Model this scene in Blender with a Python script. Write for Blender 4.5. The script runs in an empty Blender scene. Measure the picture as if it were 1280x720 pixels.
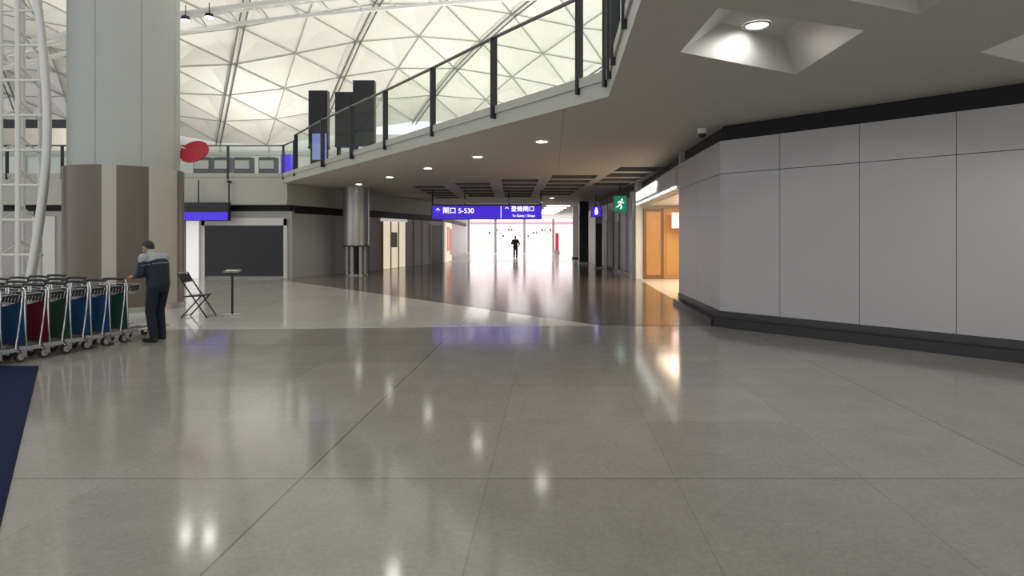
import bpy, math, random
from mathutils import Vector, Matrix
from mathutils.geometry import tessellate_polygon
random.seed(4)
scene = bpy.context.scene
try:
    scene.view_settings.view_transform = 'Standard'
    scene.view_settings.look = 'None'
except Exception: pass

# ---------------------------------------------------------------- materials
def mat(name, col, rough=0.5, metal=0.0, emis=0.0, ecol=None, var=0.0, vscale=3.0, spec=0.5, bump=0.0):
    m = bpy.data.materials.new(name); m.use_nodes = True
    nt = m.node_tree; b = nt.nodes['Principled BSDF']
    b.inputs['Base Color'].default_value = (*col, 1)
    b.inputs['Roughness'].default_value = rough
    b.inputs['Metallic'].default_value = metal
    b.inputs['Specular IOR Level'].default_value = spec
    if emis > 0:
        b.inputs['Emission Color'].default_value = (*(ecol or col), 1)
        b.inputs['Emission Strength'].default_value = emis
    if var > 0:
        tc = nt.nodes.new('ShaderNodeTexCoord'); n = nt.nodes.new('ShaderNodeTexNoise')
        n.inputs['Scale'].default_value = vscale; n.inputs['Detail'].default_value = 5
        nt.links.new(tc.outputs['Object'], n.inputs['Vector'])
        mx = nt.nodes.new('ShaderNodeMix'); mx.data_type = 'RGBA'
        mx.inputs[6].default_value = (*[c*(1-var) for c in col], 1)
        mx.inputs[7].default_value = (*[min(1, c*(1+var)) for c in col], 1)
        nt.links.new(n.outputs['Fac'], mx.inputs[0]); nt.links.new(mx.outputs[2], b.inputs['Base Color'])
        if bump > 0:
            bp = nt.nodes.new('ShaderNodeBump'); bp.inputs['Strength'].default_value = bump
            bp.inputs['Distance'].default_value = 0.01
            nt.links.new(n.outputs['Fac'], bp.inputs['Height']); nt.links.new(bp.outputs['Normal'], b.inputs['Normal'])
    return m

def glass_mat(name, tint, refl=0.08):
    m = bpy.data.materials.new(name); m.use_nodes = True; nt = m.node_tree
    nt.nodes.clear()
    o = nt.nodes.new('ShaderNodeOutputMaterial'); t = nt.nodes.new('ShaderNodeBsdfTransparent')
    g = nt.nodes.new('ShaderNodeBsdfGlossy'); mx = nt.nodes.new('ShaderNodeMixShader')
    t.inputs[0].default_value = (*tint, 1); g.inputs['Roughness'].default_value = 0.03
    mx.inputs[0].default_value = refl
    nt.links.new(t.outputs[0], mx.inputs[1]); nt.links.new(g.outputs[0], mx.inputs[2]); nt.links.new(mx.outputs[0], o.inputs[0])
    return m

def tile_mat(name, c1, c2, rough, px, ox, py, oy, minor=0.25, grout=(0.05,0.045,0.04), major=4, skew=0.0658, w=0.012, spec=0.5, speck=0.35):
    """stone tiles: grid of joints in object space, strong movement joints every `major` tiles"""
    m = bpy.data.materials.new(name); m.use_nodes = True; nt = m.node_tree; L = nt.links.new
    b = nt.nodes['Principled BSDF']
    tc = nt.nodes.new('ShaderNodeTexCoord'); sp = nt.nodes.new('ShaderNodeSeparateXYZ'); L(tc.outputs['Object'], sp.inputs[0])
    def M(op, a, c=None):
        n = nt.nodes.new('ShaderNodeMath'); n.operation = op
        for i, v in enumerate((a, c)):
            if v is None: continue
            if isinstance(v, (int, float)): n.inputs[i].default_value = v
            else: L(v, n.inputs[i])
        return n.outputs[0]
    s = M('SUBTRACT', sp.outputs[0], M('MULTIPLY', sp.outputs[1], skew))
    def line(v, per, off, wid):
        f = M('FRACT', M('DIVIDE', M('SUBTRACT', v, off), per))
        d = M('MINIMUM', f, M('SUBTRACT', 1.0, f))
        return M('LESS_THAN', M('MULTIPLY', d, per), wid/2)
    maj = M('MAXIMUM', line(s, px*major, ox, w), line(sp.outputs[1], py*major, oy, w))
    mnr = M('MAXIMUM', line(s, px, ox, w*0.7), line(sp.outputs[1], py, oy, w*0.7))
    fac = M('MAXIMUM', M('MULTIPLY', maj, 0.7), M('MULTIPLY', mnr, minor))
    cx = M('FLOOR', M('DIVIDE', M('SUBTRACT', s, ox), px)); cy = M('FLOOR', M('DIVIDE', M('SUBTRACT', sp.outputs[1], oy), py))
    cb = nt.nodes.new('ShaderNodeCombineXYZ'); L(cx, cb.inputs[0]); L(cy, cb.inputs[1])
    wn = nt.nodes.new('ShaderNodeTexWhiteNoise'); L(cb.outputs[0], wn.inputs['Vector'])
    n1 = nt.nodes.new('ShaderNodeTexNoise'); n1.inputs['Scale'].default_value = 2.2; n1.inputs['Detail'].default_value = 10
    n1.inputs['Roughness'].default_value = 0.75; L(tc.outputs['Object'], n1.inputs['Vector'])
    n2 = nt.nodes.new('ShaderNodeTexNoise'); n2.inputs['Scale'].default_value = 28; n2.inputs['Detail'].default_value = 4
    L(tc.outputs['Object'], n2.inputs['Vector'])
    t = M('ADD', M('ADD', M('MULTIPLY', wn.outputs['Value'], 0.22), M('MULTIPLY', n1.outputs['Fac'], 0.75)), M('MULTIPLY', M('SUBTRACT', n2.outputs['Fac'], 0.5), speck*2))
    mx = nt.nodes.new('ShaderNodeMix'); mx.data_type = 'RGBA'
    mx.inputs[6].default_value = (*c1, 1); mx.inputs[7].default_value = (*c2, 1); L(t, mx.inputs[0])
    mg = nt.nodes.new('ShaderNodeMix'); mg.data_type = 'RGBA'; L(mx.outputs[2], mg.inputs[6])
    mg.inputs[7].default_value = (*grout, 1); L(fac, mg.inputs[0]); L(mg.outputs[2], b.inputs['Base Color'])
    r = M('ADD', rough, M('MULTIPLY', n1.outputs['Fac'], 0.06)); L(r, b.inputs['Roughness'])
    b.inputs['Specular IOR Level'].default_value = spec
    return m

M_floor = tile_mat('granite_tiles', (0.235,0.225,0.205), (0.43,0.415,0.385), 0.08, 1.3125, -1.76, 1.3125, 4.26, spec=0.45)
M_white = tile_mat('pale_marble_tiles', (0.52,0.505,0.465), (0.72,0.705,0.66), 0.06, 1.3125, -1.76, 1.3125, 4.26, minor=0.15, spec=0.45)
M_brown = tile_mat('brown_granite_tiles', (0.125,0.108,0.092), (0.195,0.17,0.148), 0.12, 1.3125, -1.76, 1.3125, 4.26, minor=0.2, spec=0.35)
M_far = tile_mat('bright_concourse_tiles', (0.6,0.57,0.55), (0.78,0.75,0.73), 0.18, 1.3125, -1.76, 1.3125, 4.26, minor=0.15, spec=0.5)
M_carpet = mat('blue_carpet', (0.014,0.022,0.055), 0.95, var=0.6, vscale=40, bump=0.5, spec=0.1)
M_soffit = tile_mat('soffit_panels', (0.54,0.52,0.485), (0.58,0.56,0.525), 0.6, 2.4, 0.2, 3.6, 0.3, minor=0.22, grout=(0.15,0.14,0.13), major=100, w=0.012, spec=0.2, speck=0.0)
M_coffer = mat('coffer_paint', (0.60,0.585,0.56), 0.6)
M_cofferd = mat('coffer_shade_dark', (0.15,0.143,0.13), 0.6)  # shade inside the far coffers, painted as a darker colour
M_fascia = mat('fascia_paint', (0.46,0.465,0.42), 0.5, var=0.03)
M_panel = mat('wall_panel_grey', (0.52,0.51,0.515), 0.42, var=0.03, vscale=1.5, spec=0.4)
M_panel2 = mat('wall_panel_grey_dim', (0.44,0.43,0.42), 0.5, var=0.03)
M_black = mat('recess_shadow_black', (0.008,0.008,0.009), 0.6)  # shadow of the ceiling recess painted black; also backs the panel joints
M_plinth = mat('black_plinth', (0.014,0.014,0.016), 0.35)
M_plinth2 = mat('grey_plinth', (0.04,0.04,0.042), 0.4)
M_screen = mat('dark_screen', (0.010,0.011,0.012), 0.4)
M_dark = mat('dark_metal', (0.02,0.021,0.023), 0.4, 0.3)
M_steel = mat('brushed_steel', (0.40,0.39,0.38), 0.38, 0.75)
M_chrome = mat('chrome', (0.55,0.55,0.56), 0.2, 1.0)
M_whitep = mat('white_paint', (0.72,0.72,0.69), 0.45)
M_roof = mat('roof_panel_white', (0.83,0.81,0.75), 0.7, var=0.02)
M_rib = mat('roof_rib_white', (0.80,0.80,0.77), 0.5)
M_ribg = mat('roof_joint_grey', (0.42,0.42,0.40), 0.5)
M_ribd = mat('roof_track_grey', (0.13,0.13,0.13), 0.5)
M_colgrey = mat('column_grey', (0.42,0.43,0.40), 0.5, var=0.03)
M_colbeige = mat('column_beige', (0.45,0.42,0.365), 0.4, var=0.04)
M_colbrown = mat('column_brown', (0.13,0.105,0.08), 0.35, var=0.08)
M_blue = mat('sign_blue', (0.03,0.02,0.4), 0.4, emis=0.6, ecol=(0.09,0.03,0.95))
M_text = mat('sign_text', (1,1,1), 0.5, emis=1.5, ecol=(1,1,0.95))
M_texty = mat('sign_text_yellow', (1,0.9,0.3), 0.5, emis=1.4, ecol=(1,0.97,0.65))
M_green = mat('sign_green', (0.0,0.22,0.1), 0.4, emis=0.22, ecol=(0.0,0.4,0.25))
M_lamph = mat('lamp_glow_bright', (1,1,1), 0.5, emis=18, ecol=(1,0.96,0.9))
M_panelglow = mat('ceiling_light_glow', (1,1,1), 0.5, emis=5, ecol=(1,0.98,0.96))
M_shopglow = mat('shop_glow_wall', (0.85,0.85,0.85), 0.5, emis=1.7, ecol=(1,0.93,0.94))  # emission stands in for the brightness and haze of the far shop
M_signwhite = mat('backlit_white_fascia', (0.9,0.9,0.9), 0.5, emis=0.4, ecol=(1,0.97,0.97))
M_warmglow = mat('warm_backlit', (0.9,0.8,0.6), 0.5, emis=0.65, ecol=(1,0.88,0.68))
M_red = mat('red_board', (0.40,0.01,0.025), 0.4, emis=0.08)
M_redshop = mat('red_display', (0.6,0.06,0.10), 0.4, emis=0.45)
M_pink = mat('pink_display', (0.85,0.5,0.55), 0.4, emis=0.6)
M_orange = mat('orange_poster', (0.7,0.2,0.05), 0.4, emis=0.35)
M_gold = mat('golden_wood', (0.46,0.245,0.085), 0.3, 0.1, var=0.15, vscale=2)
M_golddark = mat('dark_wood', (0.24,0.11,0.04), 0.3, var=0.2)
M_cream = mat('cream_floor', (0.75,0.69,0.62), 0.2)
M_glass = glass_mat('balustrade_glass', (0.88,0.94,0.90), 0.06)
M_rail = mat('steel_handrail', (0.16,0.17,0.16), 0.35, 0.6)

# ---------------------------------------------------------------- mesh builder
def orth(d):
    d = d.normalized(); a = Vector((0,0,1)) if abs(d.z) < 0.9 else Vector((1,0,0))
    u = d.cross(a).normalized(); return u, d.cross(u).normalized()

class MB:
    def __init__(s): s.v=[]; s.f=[]; s.m=[]; s.sm=[]; s.mats=[]
    def mi(s, m):
        if m not in s.mats: s.mats.append(m)
        return s.mats.index(m)
    def add(s, vs, fs, m, smooth=False):
        o=len(s.v); s.v += [tuple(v) for v in vs]; k=s.mi(m)
        for f in fs: s.f.append(tuple(i+o for i in f)); s.m.append(k); s.sm.append(smooth)
    def box(s, c, d, m, rz=0.0, R=None):
        R = R or Matrix.Rotation(rz,3,'Z'); c=Vector(c); h=[x/2 for x in d]
        vs=[c+R@Vector((sx*h[0],sy*h[1],sz*h[2])) for sx in(-1,1) for sy in(-1,1) for sz in(-1,1)]
        s.add(vs,[(0,1,3,2),(4,6,7,5),(0,4,5,1),(2,3,7,6),(0,2,6,4),(1,5,7,3)],m)
    def prism(s, poly, z0, z1, m):
        n=len(poly); area=sum(poly[i][0]*poly[(i+1)%n][1]-poly[(i+1)%n][0]*poly[i][1] for i in range(n))
        if area<0: poly=poly[::-1]
        vs=[(x,y,z0) for x,y in poly]+[(x,y,z1) for x,y in poly]
        fs=[tuple(range(n))[::-1],tuple(range(n,2*n))]+[(i,(i+1)%n,n+(i+1)%n,n+i) for i in range(n)]
        s.add(vs,fs,m)
    def wall(s, p, q, z0, z1, t, m, off=0.0):
        """slab from p to q, thickness t to the LEFT of p->q, shifted off to the left"""
        d=Vector((q[0]-p[0],q[1]-p[1])).normalized(); n=Vector((-d.y,d.x))
        a=Vector(p)+n*off; b=Vector(q)+n*off
        s.prism([tuple(a),tuple(b),tuple(b+n*t),tuple(a+n*t)],z0,z1,m)
    def loft(s, rings, m, smooth=True, caps=True):
        n=len(rings[0]); vs=[p for r in rings for p in r]; fs=[]
        for k in range(len(rings)-1):
            for i in range(n):
                j=(i+1)%n; fs.append((k*n+i,k*n+j,(k+1)*n+j,(k+1)*n+i))
        s.add(vs,fs,m,smooth)
        if caps: s.add(rings[0],[tuple(range(n))[::-1]],m); s.add(rings[-1],[tuple(range(n))],m)
    def cyl(s, p, q, r1, m, r2=None, n=20, smooth=True):
        p=Vector(p);q=Vector(q); r2=r1 if r2 is None else r2; u,w=orth(q-p)
        s.loft([[c+(u*math.cos(2*math.pi*i/n)+w*math.sin(2*math.pi*i/n))*r for i in range(n)] for c,r in((p,r1),(q,r2))],m,smooth)
    def tube(s, pts, r, m, n=8, sub=0):
        P=[Vector(p) for p in pts]
        if sub:
            Q=[]
            for i in range(len(P)-1):
                a=P[max(i-1,0)];b=P[i];c=P[i+1];d=P[min(i+2,len(P)-1)]
                for k in range(sub):
                    t=k/sub
                    Q.append(0.5*((2*b)+(c-a)*t+(2*a-5*b+4*c-d)*t*t+(3*b-a-3*c+d)*t**3))
            Q.append(P[-1]); P=Q
        u,w=orth(P[1]-P[0]); rings=[]
        for i,p in enumerate(P):
            d=(P[min(i+1,len(P)-1)]-P[max(i-1,0)]).normalized()
            u=(u-d*u.dot(d)).normalized(); w=d.cross(u)
            rings.append([p+(u*math.cos(2*math.pi*k/n)+w*math.sin(2*math.pi*k/n))*r for k in range(n)])
        s.loft(rings,m)
    def ell(s, c, ax, m, nu=16, nv=10):
        c=Vector(c); ax=[Vector(a) for a in ax]; vs=[c+ax[2]]; fs=[]
        for j in range(1,nv):
            t=math.pi*j/nv
            for i in range(nu):
                a=2*math.pi*i/nu
                vs.append(c+ax[0]*math.sin(t)*math.cos(a)+ax[1]*math.sin(t)*math.sin(a)+ax[2]*math.cos(t))
        vs.append(c-ax[2]); L=len(vs)-1
        for i in range(nu):
            k=(i+1)%nu; fs.append((0,1+i,1+k)); fs.append((L,L-nu+k,L-nu+i))
            for j in range(nv-2): fs.append((1+j*nu+i,1+(j+1)*nu+i,1+(j+1)*nu+k,1+j*nu+k))
        s.add(vs,fs,m,True)
    def sph(s,c,r,m,nu=14,nv=9): s.ell(c,((r,0,0),(0,r,0),(0,0,r)),m,nu,nv)
    def build(s, name, parent=None, loc=None):
        me=bpy.data.meshes.new(name); me.from_pydata(s.v,[],s.f)
        for m in s.mats: me.materials.append(m)
        me.polygons.foreach_set('material_index',s.m); me.polygons.foreach_set('use_smooth',s.sm); me.update()
        o=bpy.data.objects.new(name,me); scene.collection.objects.link(o)
        if parent: o.parent=parent
        if loc: o.location=loc
        return o

def empty(name, loc=(0,0,0)):
    e=bpy.data.objects.new(name,None); e.empty_display_size=0.2; e.location=loc; scene.collection.objects.link(e); return e

def text(body,size,loc,rz,m,parent,name='lettering',align='LEFT'):
    c=bpy.data.curves.new(name,'FONT'); c.body=body; c.size=size; c.extrude=0.008; c.align_x=align; c.align_y='CENTER'
    o=bpy.data.objects.new(name,c); scene.collection.objects.link(o); c.materials.append(m)
    o.location=loc; o.rotation_euler=(math.pi/2,0,rz); o.parent=parent; return o

def light(kind,name,loc,energy,parent=None,rot=(0,0,0),size=0.3,col=(1,0.97,0.93),angle=120,blend=0.6,sy=None):
    l=bpy.data.lights.new(name,kind); l.energy=energy; l.color=col
    if kind=='AREA':
        l.size=size
        if sy: l.shape='RECTANGLE'; l.size_y=sy
        else: l.shape='DISK'
    else: l.shadow_soft_size=size
    if kind=='SPOT': l.spot_size=math.radians(angle); l.spot_blend=blend
    o=bpy.data.objects.new(name,l); scene.collection.objects.link(o); o.location=loc; o.rotation_euler=rot
    if parent: o.parent=parent
    return o

# ---------------------------------------------------------------- floors
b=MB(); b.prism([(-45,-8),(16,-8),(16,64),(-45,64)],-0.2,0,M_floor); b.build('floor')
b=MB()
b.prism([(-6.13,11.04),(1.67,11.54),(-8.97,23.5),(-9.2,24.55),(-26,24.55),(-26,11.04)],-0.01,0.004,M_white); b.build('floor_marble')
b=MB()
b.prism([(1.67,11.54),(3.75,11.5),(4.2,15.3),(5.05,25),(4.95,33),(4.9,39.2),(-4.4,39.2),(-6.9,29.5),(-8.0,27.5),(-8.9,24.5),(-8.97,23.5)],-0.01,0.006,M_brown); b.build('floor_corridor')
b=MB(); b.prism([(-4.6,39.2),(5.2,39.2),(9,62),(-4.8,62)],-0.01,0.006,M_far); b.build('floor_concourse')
b=MB(); b.prism([(-6.17,7.93),(-2.98,3.54),(-0.9,0.7),(0.5,-4),(-20,-4),(-20,8.3)],0.0,0.008,M_carpet); b.build('carpet')

# ---------------------------------------------------------------- mezzanine slab with coffered soffit
ZS=3.8; ZT=4.15
K=(1.457,9.15); E=(-8.21,22.9)
outer=[K,(1.14,5.3),(0.6,-8),(16,-8),(16,64),(-30,64),(-30,24.2),(-9.1,24.2),E]
coffers=[([(1.92,6.94),(3.69,7.9),(3.6,6.21),(1.9,5.6)],0.3,(2.78,6.75),0.5,M_coffer),
         ([(2.2,5.1),(3.85,5.75),(3.8,4.2),(2.1,3.6)],0.3,(3.0,4.7),0.5,M_coffer),
         ([(5.35,6.95),(6.9,7.7),(6.8,6.1),(5.3,5.6)],0.3,(6.1,6.6),0.5,M_coffer)]
for (x0,x1,y0,n) in ((3.3,4.7,18.5,4),(1.4,3.0,21,6),(-0.4,1.0,22.5,6),(-2.3,-0.9,24,5),(-4.2,-2.9,25.5,5)):
    for k in range(n):
        y=y0+k*1.8; coffers.append(([(x0,y),(x1,y),(x1,y+1.3),(x0,y+1.3)],0.3,((x0+x1)/2,y+.65),0.92,M_cofferd))
loops=[[Vector((x,y,0)) for x,y in outer]]+[[Vector((x,y,0)) for x,y in c[0]] for c in coffers]
flat=[p for l in loops for p in l]; tris=tessellate_polygon(loops)
b=MB(); b.add([(p.x,p.y,ZS) for p in flat],[tuple(t) for t in tris],M_soffit)
for q,dep,c,sc,cm in coffers:
    top=[(c[0]+(x-c[0])*sc,c[1]+(y-c[1])*sc,ZS+dep) for x,y in q]; bot=[(x,y,ZS) for x,y in q]
    b.add(bot+top,[(i,(i+1)%4,4+(i+1)%4,4+i) for i in range(4)]+[(4,5,6,7)],cm)
n=len(outer)
b.add([(x,y,ZS) for x,y in outer]+[(x,y,ZT) for x,y in outer],[(i,(i+1)%n,n+(i+1)%n,n+i) for i in range(n)],M_fascia)
tt=tessellate_polygon([loops[0]]); b.add([(x,y,ZT) for x,y in outer],[tuple(t) for t in tt],M_fascia)
b.build('ceiling_soffit')
b=MB()
for p,q in ((K,E),((1.14,5.3),K),(E,(-9.1,24.2)),((-9.1,24.2),(-30,24.2)),((0.6,-8),(1.14,5.3))):
    d=Vector((q[0]-p[0],q[1]-p[1])).normalized(); nn=Vector((-d.y,d.x))
    b.prism([tuple(Vector(p)+nn*.03),tuple(Vector(q)+nn*.03),tuple(Vector(q)-nn*.06),tuple(Vector(p)-nn*.06)],ZT-.10,ZT+.05,M_fascia)
b.build('trim_slab_edge')
b=MB(); b.prism([(-30,24.2),(-8.95,24.2),(-8.1,27.3),(-6.95,29.3),(-4.5,39),(-4.7,62),(-30,62)],2.95,ZS-.002,M_fascia); b.build('ceiling_bulkhead')

# ---------------------------------------------------------------- balustrade
bal=empty('glass_balustrade')
def rail_run(pts,zt=5.5,out=0.05,postmat=M_dark):
    b=MB(); g=MB()
    for i,p in enumerate(pts):
        P=Vector(p)
        if i+1<len(pts): d=(Vector(pts[i+1])-P).normalized()
        n=Vector((-d.y,d.x))
        ang=math.atan2(d.y,d.x)
        b.box((P.x,P.y,(3.95+zt)/2),(0.05,0.13,zt-3.95),postmat,ang)
        if i+1<len(pts):
            Q=Vector(pts[i+1]); a=P+d*0.05; c=Q-d*0.05
            g.add([(a.x,a.y,4.22),(c.x,c.y,4.22),(c.x,c.y,zt-.06),(a.x,a.y,zt-.06)],[(0,1,2,3)],M_glass)
            b.tube([(P.x,P.y,zt),(Q.x,Q.y,zt)],0.035,M_rail)
    return b,g
pts=[(1.457-.03,9.2),(1.07,9.7),(-0.35,11.65),(-1.79,13.75),(-3.31,15.9),(-4.69,17.8),(-6.2,19.9),(-8.1,22.8)]
pb,pg=rail_run(pts); pb.build('posts_and_rail',bal); pg.build('glass_panes',bal)
pts=[(1.42,8.7),(1.36,8.0),(1.25,6.6),(1.13,5.3),(1.0,2.8),(0.9,0.3),(0.8,-2.2)]
pb,pg=rail_run(pts); pb.build('posts_and_rail_return',bal); pg.build('glass_panes_return',bal)
pts=[(-8.2,22.95),(-9.1,24.2)]+[(-9.1-2.2*i,24.2) for i in range(1,10)]
pb,pg=rail_run(pts,5.3); pb.build('posts_and_rail_back',bal); pg.build('glass_panes_back',bal)

# ---------------------------------------------------------------- right wall
C=Vector((3.95,11.55)); d=Vector((.671,-.742)); n_in=Vector((.742,.671))
P1=Vector((4.2,15.3)); P2=Vector((5.05,25.0))
b=MB()
endp=C+d*9
b.wall(tuple(C),tuple(endp),0,ZS,0.3,M_black,0.12)
seams=[0,1.14,2.42,3.70,4.98,6.26,7.54,8.8]
for i in range(len(seams)-1):
    p=C+d*(seams[i]+.004); q=C+d*(seams[i+1]-.004)
    b.wall(tuple(p),tuple(q),0.28,2.872,0.13,M_panel)
    b.wall(tuple(p),tuple(q),2.882,3.5,0.13,M_panel)
b.build('wall_right')
b=MB()
e=(P1-C).normalized()
b.wall(tuple(P1),tuple(C),0.0,ZS,0.3,M_black,0.12)
for (a0,a1) in ((0,1.9),(1.908,(P1-C).length)):
    b.wall(tuple(C+e*a1),tuple(C+e*(a0+.004)),0.28,2.872,0.13,M_panel); b.wall(tuple(C+e*a1),tuple(C+e*(a0+.004)),2.882,3.5,0.13,M_panel)
b.wall((P1.x+2.5,P1.y),tuple(P1),0,ZS,0.12,M_panel2,-0.0)
b.build('wall_right_return')
b=MB()
b.wall(tuple(C-Vector((.05,.02))),tuple(endp),0,0.13,0.3,M_plinth,-0.17); b.wall(tuple(C),tuple(endp),0.13,0.275,0.2,M_plinth2,-0.02)
b.wall(tuple(C-Vector((.05,.02))),tuple(endp),0.13,0.16,0.1,M_plinth,-0.17)
b.wall(tuple(P1),tuple(C-Vector((.05,.1))),0,0.13,0.3,M_plinth,-0.15); b.wall(tuple(P1),tuple(C),0.13,0.275,0.2,M_plinth2,-0.02)
b.build('baseboard_right')
cam_e=empty('dome_camera'); b=MB(); b.cyl((3.72,11.9,3.8),(3.72,11.9,3.7),0.09,M_whitep); b.sph((3.72,11.9,3.69),0.075,M_screen); b.build('housing',cam_e)

# ---------------------------------------------------------------- right shop
b=MB()
f=(P2-P1).normalized()
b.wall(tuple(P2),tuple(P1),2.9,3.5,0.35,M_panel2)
b.wall(tuple(P2),tuple(P1),3.5,3.8,0.2,M_black,0.2)
b.build('wall_shop_header')
b=MB(); b.prism([(4.25,15.4),(9,15.4),(9,24),(5.0,24)],-.01,0.01,M_cream); b.build('floor_shop')
b=MB(); b.prism([(4.5,15.4),(9,15.4),(9,24),(5.3,24)],2.9,2.95,M_whitep); b.build('ceiling_shop')
b=MB()
b.box((7,24.2,1.9),(4.2,.3,3.8),M_whitep)
b.box((9.1,19.7,1.9),(.2,9,3.8),M_whitep)
b.box((5.0,24.75,1.75),(.32,.5,3.5),M_whitep)
b.build('wall_shop')
shop=empty('wood_panel_doors')
b=MB()
x=5.18
for i in range(4):
    pm=M_gold if i else M_golddark
    b.box((x+.38,23.98,1.4),(.72,.08,2.75),pm); b.box((x+.38,23.93,1.4),(.56,.03,2.5),M_gold)
    b.box((x+.76,23.97,1.4),(.045,.12,2.8),M_golddark); b.cyl((x+.66,23.88,.9),(x+.66,23.88,1.5),.015,M_chrome)
    x+=.78
b.build('panels',shop)
b=MB(); b.box((6.6,23.4,2.3),(.9,.05,.6),M_pink); b.box((6.6,23.38,2.12),(.8,.03,.15),M_text); b.cyl((6.6,23.4,2.6),(6.6,23.4,2.9),.02,M_chrome); b.build('shop_promo_sign')
sg=empty('shop_sign')
bb=MB(); bb.wall(tuple(P2-f*.5),tuple(P1+f*.3),2.93,2.98,0.05,M_text,-0.05); bb.wall(tuple(P2-f*.5),tuple(P1+f*.3),2.98,3.44,0.03,M_panel,-0.03); bb.build('fascia_board',sg)
mid=P1+f*8.9; text('TAX & DUTY FREE SHOP',0.50,(mid.x-.06,mid.y,3.22),-math.pi/2+math.atan2(-f.x,f.y)*1,M_text,sg)
light('AREA','shop_light',(6.6,19.8,2.88),330,sg,size=2.5,sy=6,col=(1,.82,.60))

# right corridor beyond shop
b=MB()
for p,q in (((4.95,33),tuple(P2)),((5.2,45),(4.95,33)),((8.6,60),(5.2,45))):
    b.wall(p,q,0,3.35,0.3,M_panel); b.wall(p,q,3.35,3.8,.2,M_black,.15)
for y in (26.6,28.2,29.8,31.4):
    b.box((5.02-(y-25)*.0125,y,1.7),(.03,.025,3.3),M_dark)
b.box((4.98,29,1.25),(.04,1.0,2.3),M_panel2); b.box((4.97,32.3,1.3),(.04,.9,2.5),M_screen)
b.build('wall_corridor_right')
b=MB(); b.wall((4.9,33),(4.99,25.1),0,0.14,.1,M_plinth); b.build('baseboard_corridor')
p=empty('information_pylon'); b=MB(); b.box((4.55,32.0,1.55),(.34,.30,3.1),M_dark); b.box((4.55,31.83,2.6),(.26,.02,.5),M_panel2); b.box((4.55,31.83,1.5),(.26,.02,1.0),M_screen); b.box((4.55,32,.04),(.5,.45,.08),M_steel); b.build('body',p)
b=MB(); b.box((4.35,37,1.9),(.55,.5,3.8),M_dark); b.box((4.35,36.73,1.6),(.45,.03,2.2),M_screen); b.box((4.35,37,.06),(.62,.56,.12),M_steel); b.build('clad_pillar')
b=MB(); b.box((4.6,44,1.9),(.4,.4,3.8),M_whitep); b.box((4.6,44,.08),(.5,.5,.16),M_dark); b.build('white_pillar')

# ---------------------------------------------------------------- left walls
b=MB()
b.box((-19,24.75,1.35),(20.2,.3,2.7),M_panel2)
b.box((-19,24.85,2.83),(20.2,.2,.26),M_black)
for x in (-13.2,-17,-19.3): b.box((x,24.58,1.35),(.03,.04,2.7),M_dark)
b.build('wall_back_left')
b=MB()
path=[(-8.9,24.6),(-8.0,27.5),(-6.9,29.5),(-4.4,39.2),(-4.6,62)]
for p,q in zip(path[:-1],path[1:]):
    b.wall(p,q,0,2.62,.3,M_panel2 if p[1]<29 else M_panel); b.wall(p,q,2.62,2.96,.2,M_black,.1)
b.build('wall_corridor_left')
e=empty('blank_display_screen'); b=MB()
b.box((-10.8,24.57,1.1),(3.18,.06,2.02),M_screen)
for dx in(-1.66,1.66): b.box((-10.8+dx,24.55,1.2),(.14,.1,2.4),M_whitep)
b.box((-10.8,24.55,2.28),(3.46,.1,.3),M_whitep); b.build('panel_and_frame',e)
b=MB(); b.box((-12.9,24.55,1.25),(.5,.05,2.5),M_signwhite); b.build('white_wall_panel')
b=MB()
for x in (-18.9,-17.6,-16.4): b.box((x,24.55,1.25),(.9,.06,2.5),M_whitep); 
b.box((-15.5,24.54,1.2),(.5,.06,2.4),M_screen); b.build('door_1')
def onw(y): return -6.9+.2577*(y-29.5)
def wslab(b,y0,y1,z0,z1,t,m): b.wall((onw(y0),y0),(onw(y1),y1),z0,z1,t,m,-t)
b=MB(); wslab(b,30.8,33.4,.02,2.45,.03,M_warmglow)
for y in(30.7,31.6,32.5,33.4): wslab(b,y,y+.1,0,2.5,.06,M_gold)
wslab(b,31.7,32.4,1.1,1.9,.05,M_panel); wslab(b,30.6,33.6,2.45,2.6,.07,M_signwhite); b.build('door_2')
b=MB(); wslab(b,37,38.8,0,2.35,.04,M_screen); wslab(b,36.9,37.0,0,2.4,.06,M_steel); wslab(b,38.8,38.9,0,2.4,.06,M_steel); b.build('door_3')
b=MB(); 
for y in(34.5,35.7): wslab(b,y,y+.03,0,2.6,.02,M_dark)
b.build('trim_panel_joints')
b=MB(); b.box((-4.34,41.5,1.3),(.08,3.8,2.58),M_warmglow); b.box((-4.27,41.0,1.5),(.04,1.6,1.6),M_orange); b.box((-4.27,42.6,1.3),(.04,.8,1.8),M_redshop); b.build('advertising_poster')

# steel clad column
sc=empty('steel_clad_column'); b=MB(); cx,cy=-6.75,26.3
b.cyl((cx,cy,1.3),(cx,cy,3.8),.56,M_steel,n=32); b.cyl((cx,cy,1.24),(cx,cy,1.3),.58,M_dark,n=32)
for a in range(6):
    t=a*math.pi/3+.3; b.cyl((cx+.36*math.cos(t),cy+.36*math.sin(t),0),(cx+.36*math.cos(t),cy+.36*math.sin(t),1.26),.09,M_steel,n=14)
b.cyl((cx,cy,0),(cx,cy,1.26),.2,M_dark); b.cyl((cx,cy,0),(cx,cy,.06),.5,M_steel,n=32)
b.build('cladding',sc)

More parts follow.
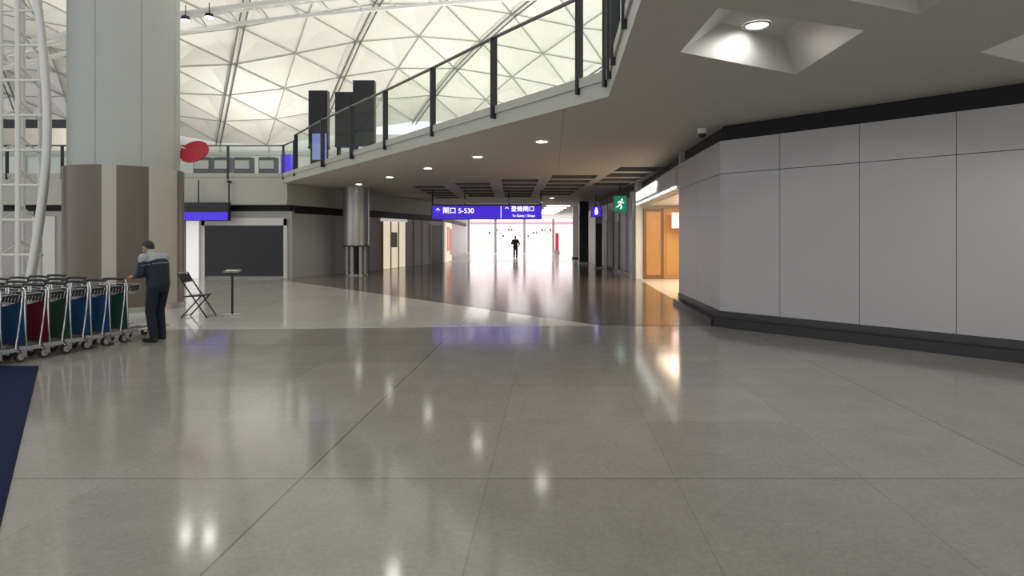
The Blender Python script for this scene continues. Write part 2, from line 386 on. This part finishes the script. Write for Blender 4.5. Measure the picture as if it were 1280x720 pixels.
# ---------------------------------------------------------------- big column
b=MB(); cx,cy=-9.12,14.35; N=64
def arc_shell(r,z0,z1,a0,a1,m,seg=16):
    ps=[(cx+r*math.cos(a0+(a1-a0)*i/seg),cy+r*math.sin(a0+(a1-a0)*i/seg)) for i in range(seg+1)]
    vs=[(x,y,z0) for x,y in ps]+[(x,y,z1) for x,y in ps]; k=seg+1
    b.add(vs,[(i,i+1,k+i+1,k+i) for i in range(seg)],m,True)
R1=1.13;R2=1.22
segs=8
for i in range(segs):
    a0=2*math.pi*i/segs+.05; arc_shell(R1,3.2,15.5,a0+.004,a0+2*math.pi/segs-.004,M_colgrey)
b.cyl((cx,cy,0),(cx,cy,15.5),R1-.012,M_panel2,n=48)
view=math.atan2(-cy,-cx)
def st(fr0,fr1,m):
    arc_shell(R2,0.0,3.25,view+math.asin(fr0),view+math.asin(fr1),m)
st(-1,-.36,M_colbrown); st(-.36,-.14,M_colbeige); st(-.14,.36,M_colbrown); st(.36,.84,M_colbeige); st(.84,1,M_colbrown)
a=view+math.pi/2; k=[M_colbeige,M_colbrown]*4
for i in range(8): arc_shell(R2,0,3.25,a+math.pi*i/8,a+math.pi*(i+1)/8,k[i])
b.cyl((cx,cy,3.19),(cx,cy,3.225),R2-.03,M_colbeige,n=64); b.cyl((cx,cy,0),(cx,cy,.12),R2+.02,M_steel,n=64)
b.build('round_column')

e=empty('red_oval_sign'); b=MB()
dirn=Vector((.25,-.9,.25)).normalized(); u,w=orth(dirn); c=Vector((-7.84,15.0,3.78))
uu=(u*.85+w*.53).normalized(); ww=dirn.cross(uu)
b.loft([[c+dirn*o+(uu*.35*math.cos(t)+ww*.25*math.sin(t)) for t in [2*math.pi*i/32 for i in range(32)]] for o in(-.03,.03)],M_red,False)
b.tube([(-8.2,14.8,3.9),(-7.9,15.1,3.8),tuple(c-dirn*.04)],.025,M_steel); b.build('disc',e)

# ---------------------------------------------------------------- white tubular truss on the left
e=empty('white_lattice_mast'); b=MB(); Y=13.6
for x in(-11.45,-11.05): b.tube([(x,Y,0),(x,Y,9.5)],.055,M_whitep); b.tube([(x-.05,Y+.7,0),(x-.05,Y+.7,9.5)],.045,M_whitep)
b.tube([(-12.0,Y,0),(-12.0,Y,9.5)],.06,M_whitep)
for z in [.5+.78*i for i in range(12)]:
    b.tube([(-12.0,Y,z),(-10.5,Y,z)],.03,M_whitep); b.tube([(-11.45,Y,z),(-11.5,Y+.7,z+.3)],.02,M_whitep); b.tube([(-11.05,Y,z+.35),(-11.1,Y+.7,z)],.02,M_whitep)
for o in(0,.17):
    b.tube([(-10.85+o*.3,Y-o,0.0),(-10.62+o*.5,Y-o,1.5),(-10.42+o*.6,Y-o,3.2),(-10.40+o*.6,Y-o,4.8),(-10.62+o*.6,Y-o,7.0),(-11.1+o*.6,Y-o,9.5)],.075,M_whitep,sub=6)
b.build('tubes',e)

# ---------------------------------------------------------------- signs
def hang_sign(name,x0,x1,y,z0,z1,top=3.8,header=0.12):
    e=empty(name); b=MB(); cxs=(x0+x1)/2
    b.box((cxs,y,(z0+z1)/2),(x1-x0,.22,z1-z0),M_dark)
    b.box((cxs,y-.115,(z0+z1-header)/2),(x1-x0-.06,.02,z1-z0-header-.05),M_blue)
    for x in(x0+.03,x1-.03): b.tube([(x,y,z1-.1),(x,y,top)],.03,M_dark)
    for fx in(.3,.7): b.tube([(x0+(x1-x0)*fx,y,z1),(x0+(x1-x0)*fx,y,top)],.025,M_dark)
    b.build('sign_box',e); return e
e=hang_sign('hanging_wayfinding_sign',-3.66,1.35,27.8,2.45,3.14,3.8,.04)
text('↑ 閘口 5-530',.31,(-3.5,27.67,2.84),0,M_texty,e)
text('↑ 登機閘口',.27,(-.35,27.67,2.92),0,M_text,e)
text('To Gates / Shops',.15,(.0,27.67,2.62),0,M_text,e)
b=MB(); b.box((-.5,27.67,2.79),(.02,.01,.56),M_text); b.box((-1.15,27.8,3.3),(4.9,.1,.2),M_panel2); b.build('divider',e)
e=hang_sign('blue_gate_sign',-15.2,-11.12,23.95,2.30,3.02,3.9,.36)
b=MB()
for x in(-15.1,-11.2): b.box((x,24.08,3.85),(.08,.3,.08),M_dark)
b.build('fascia_brackets',e)
e=empty('emergency_exit_sign'); b=MB(); b.box((4.3,24.2,2.98),(.54,.12,.66),M_dark); b.box((4.3,24.13,2.98),(.5,.02,.62),M_green); b.tube([(4.3,24.2,3.3),(4.3,24.2,3.8)],.025,M_dark)
b.sph((4.36,24.11,3.14),.035,M_text); b.tube([(4.34,24.11,3.08),(4.28,24.11,2.96),(4.36,24.11,2.87),(4.30,24.11,2.78)],.018,M_text); b.tube([(4.28,24.11,2.96),(4.20,24.11,2.86),(4.12,24.11,2.86)],.016,M_text); b.tube([(4.2,24.11,3.0),(4.26,24.11,3.08),(4.34,24.11,3.06),(4.44,24.11,3.0)],.014,M_text)
b.build('sign_box',e)
e=empty('toilet_sign'); b=MB(); b.box((4.15,30,2.9),(.5,.1,.55),M_dark); b.box((4.15,29.94,2.9),(.46,.02,.5),M_blue); b.tube([(4.15,30,3.15),(4.15,30,3.8)],.02,M_dark); b.sph((4.15,29.92,3.05),.05,M_text); b.box((4.15,29.92,2.87),(.14,.02,.22),M_text); b.build('sign_box',e)

# ---------------------------------------------------------------- mezzanine items
def board(name,x0,x1,y,top,scr=True):
    e=empty(name); b=MB(); c=(x0+x1)/2
    b.box((c,y,(5.0+top)/2),(x1-x0,.3,top-5.0),M_screen); b.box((c,y,5.0-.02),(x1-x0+.04,.34,.06),M_dark)
    for x in(x0+.1,x1-.1): b.box((x,y,4.62),(.1,.2,.9),M_dark)
    b.box((c,y,4.2),(x1-x0+.2,.6,.06),M_dark)
    b.box((c,y-.16,(5.4+top)/2),(x1-x0-.1,.02,top-5.6),M_dark); b.build('body',e); return e
board('flight_information_board',-7.55,-6.85,22.7,7.1); board('flight_information_board',-6.45,-5.8,22.3,6.95); board('flight_information_board',-5.72,-4.95,22.0,7.3)
e=empty('blue_video_screen'); b=MB(); b.box((-7.0,22.15,4.9),(.6,.08,1.1),M_dark); b.box((-7.0,22.1,4.95),(.52,.02,.95),mat('screen_glow_blue',(.2,.22,.5),.4,emis=.35,ecol=(.3,.35,.8))); b.cyl((-7.0,22.2,4.15),(-7.0,22.2,4.4),.05,M_steel); b.box((-7.0,22.2,4.17),(.4,.2,.04),M_steel); b.build('body',e)
b=MB(); b.box((-8,50.2,7.1),(76,.3,5.9),M_whitep)
for x in range(-40,24,4): b.box((x,50.0,7.0),(.12,.12,5.6),M_panel2)
b.box((-8,49.9,8.4),(76,.5,.25),M_fascia); b.box((-8,49.9,6.6),(76,.4,.12),M_panel2); b.build('wall_upper_back')
b=MB()
b.box((-27,48,5.2),(18,1.2,.35),M_whitep); b.box((-27,48,4.67),(18,1.1,1.0),M_panel2); 
for x in(-34,-30,-26,-22,-18.6): b.box((x,47.3,4.87),(.1,.1,1.4),M_dark)
b.build('check_in_counter')
e=empty('lit_upper_kiosk'); b=MB(); b.box((3.4,40,5.91),(3.6,2,3.5),M_panel2); b.box((3.4,38.96,6.0),(3.2,.06,2.6),M_fascia); b.box((3.4,38.9,6.9),(3.0,.06,.9),M_signwhite); b.build('box',e)
b=MB()
b.box((-24,33,7.75),(11,.5,.45),M_dark); b.box((-24,33,6.9),(11,.6,1.2),M_colbeige)
for x in(-28.5,-19): b.box((x,33.2,5.25),(.4,.4,2.2),M_colbeige)
b.build('upper_gallery_beam')
b=MB()
for x in(-15.2,-14.2,-13.2,-12.0): b.box((x,30,4.86),(.8,.5,1.4),M_dark); b.box((x,29.73,5.2),(.7,.02,.4),M_panel2)
b.box((-11.0,29.7,4.92),(.5,.3,1.5),M_blue)
b.build('self_service_kiosk')

# ---------------------------------------------------------------- vault roof
A=4.0; DY=3.45
def zr(x,y):
    yy=y-15; z=17-7*(yy/35.0)**2 if yy>0 else 17-3*(yy/35.0)**2
    return z+1.0*math.cos(2*math.pi*(x+6)/30)
b=MB(); rb=MB()
def V(i,j): 
    x=-70+i*A+(j%2)*A/2; y=-9+j*DY; return Vector((x,y,zr(x,y)))
NI,NJ=26,18
random.seed(2)
for j in range(NJ-1):
    for i in range(NI-1):
        if j%2==0: T=[(V(i,j),V(i+1,j),V(i,j+1)),(V(i+1,j),V(i+1,j+1),V(i,j+1))]
        else: T=[(V(i,j),V(i+1,j),V(i+1,j+1)),(V(i,j),V(i+1,j+1),V(i,j+1))]
        for t in T:
            c=(t[0]+t[1]+t[2])/3; c=c+Vector((0,0,.42))
            b.add([t[0],t[1],t[2],c],[(0,1,3),(1,2,3),(2,0,3)],M_roof)
b.build('ceiling_vault_roof')
for j in range(NJ-1):
    for i in range(NI-1):
        p=V(i,j)
        if j%2==0: q1=V(i,j+1); q0=V(i-1,j+1) if i>0 else None
        else: q1=V(i+1,j+1); q0=V(i,j+1)
        rb.tube([p-Vector((0,0,.05)),q1-Vector((0,0,.05))],.045,M_ribg,n=5)
        if q0 is not None:
            key=(i+(j+1)//2)%2
            if key==0:
                dd=(q0-p).normalized(); sd=dd.cross(Vector((0,0,1)))*.17
                for s_ in(-1,1): rb.tube([p+sd*s_-Vector((0,0,.2)),q0+sd*s_-Vector((0,0,.2))],.05,M_ribd,n=5)
            else: rb.tube([p-Vector((0,0,.05)),q0-Vector((0,0,.05))],.045,M_ribg,n=5)
        rb.tube([p-Vector((0,0,.05)),V(i+1,j)-Vector((0,0,.05))],.035,M_ribg,n=5)
rb.build('trim_roof_ribs')
e=empty('curved_roof_truss'); b=MB()
arc=[(-20,23,8.6),(-16.5,24,9.9),(-13.2,24.6,10.7),(-9.5,25,11.35),(-5.6,25.2,11.8),(-1,25.3,12.2),(4,25.3,12.4)]
b.tube(arc,.12,M_rib,sub=5); a2=[(x,y+1.0,z+.3) for x,y,z in arc]; b.tube(a2,.12,M_rib,sub=5); a3=[(x,y+.5,z-.5) for x,y,z in arc]; b.tube(a3,.09,M_rib,sub=5)
for i in range(len(arc)-1):
    for k in range(3):
        f0=k/3; f1=(k+.5)/3; L=lambda P,Q,t:tuple(Vector(P).lerp(Vector(Q),t))
        b.tube([L(arc[i],arc[i+1],f0),L(a3[i],a3[i+1],f1),L(a2[i],a2[i+1],f0)],.04,M_rib,n=6); b.tube([L(arc[i],arc[i+1],f0),L(a2[i],a2[i+1],f1)],.04,M_rib,n=6)
b.build('members',e)
def flood(loc,energy,aim=None):  # shared by the truss lamps and the added floods out of view
    e=empty('truss_and_fill_flood',loc); b=MB(); b.cyl((0,0,0),(0,0,.16),.20,M_dark,r2=.14); b.cyl((0,0,-.005),(0,0,0),.17,M_lamph); b.tube([(0,0,.15),(0,0,.6)],.02,M_dark); b.build('housing',e)
    if energy: light('SPOT','lamp',(0,0,-.03),energy,e,size=.14,angle=150,blend=.7)
flood((-13.1,24.4,10.35),260); flood((-12.2,24.5,10.5),260)
flood((-13.0,18.5,11.0),300); flood((-6.5,15,12.0),300); flood((-3.0,6,13),420); flood((-10,4,13),420); flood((-4.5,23,11.2),150)  # floods added above the view to light the hall
flood((-15,10,12.5),350)  # one more added flood, unseen, for the left side
def fill_uplight(loc,energy,size=.5):  # fill lamp added on the slab, hidden from view, to brighten the roof
    e=empty('roof_fill_uplight',loc); b=MB(); b.loft([[Vector((r*math.cos(2*math.pi*i/20),r*math.sin(2*math.pi*i/20),z)) for i in range(20)] for r,z in((.08,-.3),(.25,-.15),(.30,0))],M_dark,caps=False)
    b.cyl((0,0,-.3),(0,0,-.55),.05,M_dark); b.box((0,0,-.56),(.4,.4,.04),M_dark); b.build('housing',e)
    light('AREA','lamp',(0,0,-.05),energy,e,rot=(math.pi,0,0),size=size,col=(1,.97,.91))
for x,y in((-5,30),(3,30),(-14,30),(-22,30),(3,20),(-4,42),(-18,42),(6,10),(8,42)): fill_uplight((x,y,ZT+.6),540)

# ---------------------------------------------------------------- downlights
def downlight(x,y,z,energy,angle=130,r=.13,bl=.8):
    e=empty('recessed_downlight',(x,y,z)); b=MB()
    ring=[]
    for rr,zz in((r*1.25,-.004),(r*1.25,-.02),(r,-.02),(r*.95,-.006)): ring.append([Vector((rr*math.cos(2*math.pi*i/24),rr*math.sin(2*math.pi*i/24),zz)) for i in range(24)])
    b.loft(ring,M_whitep,caps=False); b.cyl((0,0,-.012),(0,0,-.008),r*.96,M_lamph,n=24); b.build('trim_and_lens',e)
    light('SPOT','lamp',(0,0,-.04),energy,e,size=.08,angle=angle,blend=bl)
for x,y in((.66,13.5),(-.91,16.1),(-2.6,18.8),(-4.35,21.6),(-6.2,24.6)): downlight(x,y,ZS,110)
downlight(2.78,6.9,ZS+.3,70,172,.12,.35)
downlight(3.0,4.7,ZS+.3,90); downlight(6.1,6.6,ZS+.3,90); downlight(4.4,1.0,ZS,100); downlight(8,2,ZS,100)
for x,y in((2.2,33.5),(-1.6,36),(1.8,38)): downlight(x,y,ZS,110)
e=empty('ceiling_light_panel'); b=MB()
for y in(42,45,48,51,54,57):
    for x in(-2.5,.5,3.2): b.box((x,y,3.78),(1.6,.35,.05),M_panelglow)
b.build('diffusers',e)

# ---------------------------------------------------------------- far shop
e=empty('duty_free_shopfront'); b=MB()
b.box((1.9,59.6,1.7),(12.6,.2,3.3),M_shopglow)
for x in(-4.2,-1.6,1.2,4.0,6.8): b.box((x,58.9,1.7),(.25,.3,3.3),M_whitep)
b.box((1.8,59.3,2.95),(12,.1,.3),M_pink)
random.seed(7)
for i in range(24):
    x=-2.2+i*.27; zz=random.choice((1.7,2.0,2.3)); b.box((x,59.2,zz),(.2,.2,random.uniform(.12,.3)),random.choice((M_redshop,M_pink,M_pink,M_panel2,M_pink,M_steel)))
b.box((4.3,58,1.2),(.35,.1,1.6),M_redshop); b.box((4.3,58,.2),(.5,.3,.4),M_whitep)
b.build('fitout',e)
b=MB(); b.box((0,62,1.9),(24,.2,3.8),M_whitep); b.build('wall_far')

# ---------------------------------------------------------------- stanchion and folding chair
e=empty('sign_stand'); b=MB(); x,y=-5.98,13.0
b.cyl((x,y,0),(x,y,.03),.19,M_steel,n=32); b.cyl((x,y,.03),(x,y,.05),.19,M_steel,r2=.05,n=32); b.cyl((x,y,.04),(x,y,.93),.024,M_dark); b.box((x,y,.95),(.30,.2,.03),M_steel,R=Matrix.Rotation(.12,3,'X')); b.build('post',e)
e=empty('folding_chair',(-6.62,12.75,0)); b=MB()
for yy in(-.2,.2):
    b.tube([(-.28,yy,.93),(-.2,yy,.78),(.32,yy,.012)],.015,M_dark,sub=3); b.tube([(.20,yy*.9,.47),(-.22,yy*.9,.012)],.015,M_dark)
b.tube([(.3,-.2,.04),(.3,.2,.04)],.011,M_steel); b.tube([(-.2,-.18,.04),(-.2,.18,.04)],.011,M_steel); b.tube([(-.28,-.2,.93),(-.28,.2,.93)],.013,M_steel)
b.box((.03,0,.455),(.40,.36,.025),M_dark,R=Matrix.Rotation(-.06,3,'Y')); b.box((-.225,0,.82),(.02,.38,.18),M_dark,R=Matrix.Rotation(-.45,3,'Y')); b.build('frame_and_seat',e)

# ---------------------------------------------------------------- luggage trolleys
M_rubber=mat('rubber_grip',(.02,.02,.02),.6); M_wheel=mat('wheel_grey',(.35,.35,.35),.5)
panels=[mat('panel_blue',(.03,.11,.26),.4),mat('panel_red',(.22,.012,.03),.4),mat('panel_green',(.03,.12,.075),.4),mat('panel_navy',(.02,.06,.16),.4)]
def cart_mesh(pm):
    b=MB(); r=.013; W=.62
    b.tube([(0,0,.14),(.015,-.03,.35),(.0,-.03,.72),(-.03,0,.92),(-.10,0,.99),(-W/2,0,1.0),(-W+.10,0,.99),(-W+.03,0,.92),(-W,-.03,.72),(-W-.015,-.03,.35),(-W,0,.14)],r,M_chrome,sub=4)
    b.tube([(-.09,0,.995),(-W/2,0,1.003),(-W+.09,0,.995)],.019,M_rubber)
    for x,s in((0,1),(-W,-1)):
        b.tube([(x,0,.14),(x-.02*s,.25,.16),(x-.10*s,.7,.14),(x-.16*s,.92,.13)],r*1.2,M_chrome,sub=4)
        b.tube([(x-.06*s,-.01,.93),(x-.01*s,-.07,.70),(x-.02*s,-.10,.40),(x+.01*s,-.15,.18),(x+.01*s,-.10,.13)],r,M_chrome,sub=4)
        b.cyl((x-.02,-.09,.07),(x+.02,-.09,.07),.07,M_rubber,n=18); b.cyl((x-.026,-.09,.07),(x+.026,-.09,.07),.045,M_wheel,n=14)
        for o in(-.034,.034): b.box((x+o,-.06,.12),(.008,.07,.12),M_chrome)
        b.cyl((x,-.06,.16),(x,-.06,.20),.04,M_wheel,n=14)
        b.box((x,.04,.17),(.06,.22,.045),M_wheel)
    b.tube([(-.16,.92,.13),(-W/2,.97,.13),(-W+.16,.92,.13)],r*1.2,M_chrome,sub=4)
    b.cyl((-W/2-.018,.88,.055),(-W/2+.018,.88,.055),.055,M_rubber,n=18); b.box((-W/2,.88,.10),(.05,.05,.08),M_chrome)
    for y in(.2,.4,.6,.8): b.tube([(-.03-y*.12,y,.155),(-W+.03+y*.12,y,.155)],.008,M_chrome,n=6)
    b.box((-W/2,.0,.53),(W-.03,.015,.66),pm); b.box((-W/2,-.005,.865),(W-.05,.02,.02),M_chrome); b.box((-W/2,-.005,.2),(W-.05,.02,.02),M_chrome)
    for z,k in((.90,0),(.78,.03)):
        b.tube([(-.04,.0,z),(-.05,.26-k,z),(-W+.05,.26-k,z),(-W+.04,0,z)],.007,M_chrome,n=6)
    for i in range(9):
        x=-.06-i*(W-.12)/8; b.tube([(x,.26,.90),(x,.23,.78),(x,.03,.76)],.005,M_chrome,n=5)
    b.box((-W/2,.25,.85),(W-.14,.012,.10),M_rubber)
    return b
base_objs=[]
for i,pm in enumerate(panels):
    o=cart_mesh(pm).build('luggage_trolley'); base_objs.append(o.data); bpy.data.objects.remove(o)
ax=Vector((-.287,-.958,0)); rz=math.atan2(-.287,.958)
seq=[2,0,0,2,1,0,3,0,3,1,0,2]
def row(start,n,shift=0,first=0):
    for k in range(n):
        p=Vector(start)+ax*(.31*k)
        o=bpy.data.objects.new('luggage_trolley',base_objs[seq[(k+shift)%12]]); scene.collection.objects.link(o)
        o.location=p; o.rotation_euler=(0,0,rz)
row((-6.14,9.74,0.008),10)
row((-6.92,10.0,0.008),9,3)
row((-7.70,10.6,0.008),9,6)

# ---------------------------------------------------------------- people
M_skin=mat('skin',(.42,.25,.17),.5); M_hair=mat('black_hair',(.012,.01,.01),.5); M_navy=mat('navy_uniform',(.012,.017,.032),.8,var=.2,vscale=8)
M_trou=mat('dark_trousers',(.009,.012,.020),.85); M_yoke=mat('grey_yoke',(.36,.38,.40),.8); M_shoe=mat('black_shoes',(.008,.008,.008),.4); M_eye=mat('eye_white',(.7,.7,.68),.3)
def person(name,origin,fwd,J,pal,vox=.009):
    F=Vector((fwd[0],fwd[1],0)).normalized(); Lf=Vector((-F.y,F.x,0)); U=Vector((0,0,1)); O=Vector(origin)
    W=lambda p: O+F*p[0]+Lf*p[1]+U*p[2]
    D=lambda p: F*p[0]+Lf*p[1]+U*p[2]
    segs=[]; b=MB(); ck=J.get('bulk',1.0)
    def cap(p,q,r1,r2,lab,world=False):
        p=p if world else W(p); q=q if world else W(q)
        b.sph(p,r1,M_skin,14,8); b.sph(q,r2,M_skin,14,8)
        if (q-p).length>1e-4: b.cyl(p,q,r1,M_skin,r2=r2,n=14)
        segs.append((p,q,r1,r2,lab))
    rings=[]; T=J['torso']
    for (c,rf,rs) in T:
        cc=W(c); rings.append([cc+F*(rf*math.cos(t))+Lf*(rs*math.sin(t)) for t in [2*math.pi*i/20 for i in range(20)]])
    b.loft(rings,M_skin)
    for i in range(len(T)-1):
        for s_ in(-.6,0,.6):
            a=T[i];c=T[i+1]
            segs.append((W((a[0][0],a[0][1]+a[2]*s_,a[0][2])),W((c[0][0],c[0][1]+c[2]*s_,c[0][2])),a[1],c[1],J['tlab'][i]))
    for s_,side in((1,'L'),(-1,'R')):
        j=J[side]
        cap(j['hip'],j['knee'],.090*ck,.066*ck,'trou'); cap(j['knee'],j['ank'],.066*ck,.054*ck,'trou')
        a=j['ank']; cap((a[0]-.03,a[1],.045),(a[0]+.05,a[1],.045),.042,.040,'shoe'); cap((a[0]+.05,a[1],.04),(a[0]+.17,a[1]+.01*s_,.034),.040,.032,'shoe')
        cap((j['sh'][0],j['sh'][1],j['sh'][2]),(j['sh'][0]*.8+j['el'][0]*.2,j['sh'][1]*.8+j['el'][1]*.2,j['sh'][2]*.8+j['el'][2]*.2),.070*ck,.065*ck,J['shl'])
        cap(j['sh'],j['el'],.066*ck,.053*ck,'top'); cap(j['el'],j['wr'],.053*ck,.037*ck,'top')
        wr=Vector(j['wr']); hd=Vector(j['hd']).normalized(); pn=Vector(j['pn']).normalized(); sd=hd.cross(pn).normalized()
        cap(tuple(wr),tuple(wr+hd*.03),.027,.026,'skin')
        for o,ln in((-.028,.036),(-.010,.040),(.009,.038),(.027,.030)):
            k0=wr+hd*.03+sd*o*.7; k1=wr+hd*.092+sd*o; cap(tuple(k0),tuple(k1),.015,.012,'skin')
            cu=J.get('curl',.9); d1=(hd*math.cos(cu*.6)+pn*math.sin(cu*.6)); k2=k1+d1*ln; d2=(hd*math.cos(cu*1.7)+pn*math.sin(cu*1.7)); k3=k2+d2*ln*.65; d3=(hd*math.cos(cu*2.5)+pn*math.sin(cu*2.5)); k4=k3+d3*ln*.5
            cap(tuple(k1),tuple(k2),.0100,.0092,'skin'); cap(tuple(k2),tuple(k3),.0092,.0085,'skin'); cap(tuple(k3),tuple(k4),.0085,.0075,'skin')
        ts=-s_*J.get('ths',1); t0=wr+hd*.025+sd*ts*.022; t1=t0+(hd*.6+sd*ts*.7+pn*.4).normalized()*.040; t2=t1+(hd*.7+sd*ts*.1+pn*.7).normalized()*.032
        cap(tuple(t0),tuple(t1),.014,.0115,'skin'); cap(tuple(t1),tuple(t2),.0115,.009,'skin')
    h=Vector(J['head']); ti=J['tilt']; hf=Vector((math.cos(ti),0,-math.sin(ti))); hu=Vector((math.sin(ti),0,math.cos(ti))); hl=Vector((0,1,0))
    cap(J['neck'],tuple(h-hu*.07-hf*.015),.056,.052,'skin')
    b.ell(W(h),(D(hf*.092),D(hl*.074),D(hu*.112)),M_skin,24,16); segs.append((W(h-hu*.05+hf*.02),W(h+hf*.02),.075,.08,'skin'))
    cap(tuple(h+hf*.045-hu*.068),tuple(h+hf*.060-hu*.078),.042,.030,'skin')
    cap(tuple(h+hf*.088+hu*.012),tuple(h+hf*.108-hu*.022),.009,.014,'skin')
    cap(tuple(h+hf*.082-hl*.02-hu*.052),tuple(h+hf*.082+hl*.02-hu*.052),.009,.009,'lip')
    for s_ in(-1,1):
        b.ell(W(h-hf*.005+hl*.077*s_-hu*.005),(D(hf*.020),D(hl*.010),D(hu*.032)),M_skin,10,8); segs.append((W(h+hl*.078*s_+hu*.01),W(h+hl*.078*s_-hu*.02),.012,.012,'skin'))
        cap(tuple(h+hf*.078+hl*.02*s_+hu*.022),tuple(h+hf*.07+hl*.045*s_+hu*.022),.009,.008,'hair')
    b.ell(W(h-hf*.014+hu*.022),(D(hf*.094),D(hl*.082),D(hu*.104)),M_skin,24,14)
    segs.append((W(h-hf*.03+hu*.05),W(h-hf*.05-hu*.01),.088,.07,'hair')); segs.append((W(h+hf*.045+hu*.085),W(h+hu*.08),.04,.05,'hair'))
    o=b.build('tmp'); m=o.modifiers.new('r','REMESH'); m.mode='VOXEL'; m.voxel_size=vox; m.use_smooth_shade=True
    sm=o.modifiers.new('s','SMOOTH'); sm.factor=.5; sm.iterations=3
    dg=bpy.context.evaluated_depsgraph_get(); me=bpy.data.meshes.new_from_object(o.evaluated_get(dg)); bpy.data.objects.remove(o)
    me.materials.clear(); labs=list(pal)
    for k in labs: me.materials.append(pal[k])
    mi=[]
    for p in me.polygons:
        c=p.center; best=9; bl='top'
        for a,q,r1,r2,l in segs:
            dv=q-a; L2=dv.length_squared; t=0 if L2<1e-9 else max(0,min(1,(c-a).dot(dv)/L2)); dd=(c-(a+dv*t)).length-(r1+(r2-r1)*t)
            if dd<best: best=dd; bl=l
        mi.append(labs.index(bl))
    me.polygons.foreach_set('material_index',mi); me.polygons.foreach_set('use_smooth',[True]*len(me.polygons)); me.update()
    root=empty(name); ob=bpy.data.objects.new('body',me); scene.collection.objects.link(ob); ob.parent=root
    eb=MB()
    for s_ in(-1,1):
        eb.sph(W(h+hf*.083+hl*.030*s_+hu*.004),.0125,M_eye,12,8); eb.sph(W(h+hf*.092+hl*.030*s_+hu*.004),.0065,M_hair,10,6)
    eb.build('eyes',root)
    return root
M_lip=mat('lips',(.35,.14,.11),.5)
# trolley attendant, standing over the handle of the last trolley, head bowed
J=dict(torso=[((-.01,0,.80),.125,.17),((-.01,0,.93),.15,.19),((.0,0,1.06),.15,.19),((.03,0,1.25),.155,.212),((.06,0,1.32),.142,.215),((.085,0,1.39),.10,.18),((.10,0,1.43),.065,.085)],
 tlab=['trou','top','top','yoke','yoke','yoke'],shl='yoke',neck=(.11,0,1.42),head=(.185,0,1.51),tilt=.7,curl=1.0,bulk=1.12,
 L=dict(hip=(-.02,.10,.90),knee=(.03,.12,.49),ank=(-.05,.13,.09),sh=(.07,.205,1.35),el=(.10,.24,1.09),wr=(.32,.11,1.05),hd=(.85,-.2,-.15),pn=(-.1,0,-1)),
 R=dict(hip=(-.01,-.10,.90),knee=(.08,-.12,.49),ank=(.05,-.14,.09),sh=(.07,-.205,1.35),el=(.20,-.20,1.11),wr=(.44,.0,1.05),hd=(.9,.3,-.15),pn=(-.1,0,-1)))
pal=dict(top=M_navy,trou=M_trou,yoke=M_yoke,skin=M_skin,hair=M_hair,shoe=M_shoe,lip=M_lip)
person('trolley_attendant',(-5.72,9.82,0.0),(-1,.25),J,pal)
J2=dict(torso=[((0,0,.80),.11,.16),((0,0,.93),.13,.18),((0,0,1.06),.13,.17),((.01,0,1.20),.14,.19),((.01,0,1.33),.13,.21),((.0,0,1.42),.09,.16),((.0,0,1.455),.055,.07)],
 tlab=['trou','top','top','top','top','top'],shl='top',neck=(.0,0,1.45),head=(.02,0,1.58),tilt=.2,curl=.5,bulk=1.2,
 L=dict(hip=(0,.09,.90),knee=(.14,.10,.50),ank=(.16,.11,.09),sh=(.0,.18,1.38),el=(.02,.30,1.12),wr=(.16,.16,1.08),hd=(.6,-.7,.1),pn=(-.3,-.3,-1)),
 R=dict(hip=(0,-.09,.90),knee=(.0,-.10,.49),ank=(-.18,-.11,.10),sh=(.0,-.18,1.38),el=(-.02,-.30,1.12),wr=(.1,-.24,.90),hd=(.2,0,-1),pn=(.3,.9,0)))
pal2=dict(top=M_shoe,trou=M_trou,yoke=M_yoke,skin=M_skin,hair=M_hair,shoe=M_shoe,lip=M_lip)
person('pedestrian',(.26,46.0,0.006),(.1,1),J2,pal2,.012)

# ---------------------------------------------------------------- world, camera
w=bpy.data.worlds.new('world'); scene.world=w; w.use_nodes=True
bg=w.node_tree.nodes['Background']; bg.inputs[0].default_value=(.95,.97,1,1); bg.inputs[1].default_value=1.2
cd=bpy.data.cameras.new('camera'); cd.sensor_width=36; cd.lens=760/1280*36; cd.shift_y=-65/1280; cd.clip_end=300
co=bpy.data.objects.new('camera',cd); scene.collection.objects.link(co); co.location=(0,0,1.7); co.rotation_euler=(math.pi/2,0,0); scene.camera=co
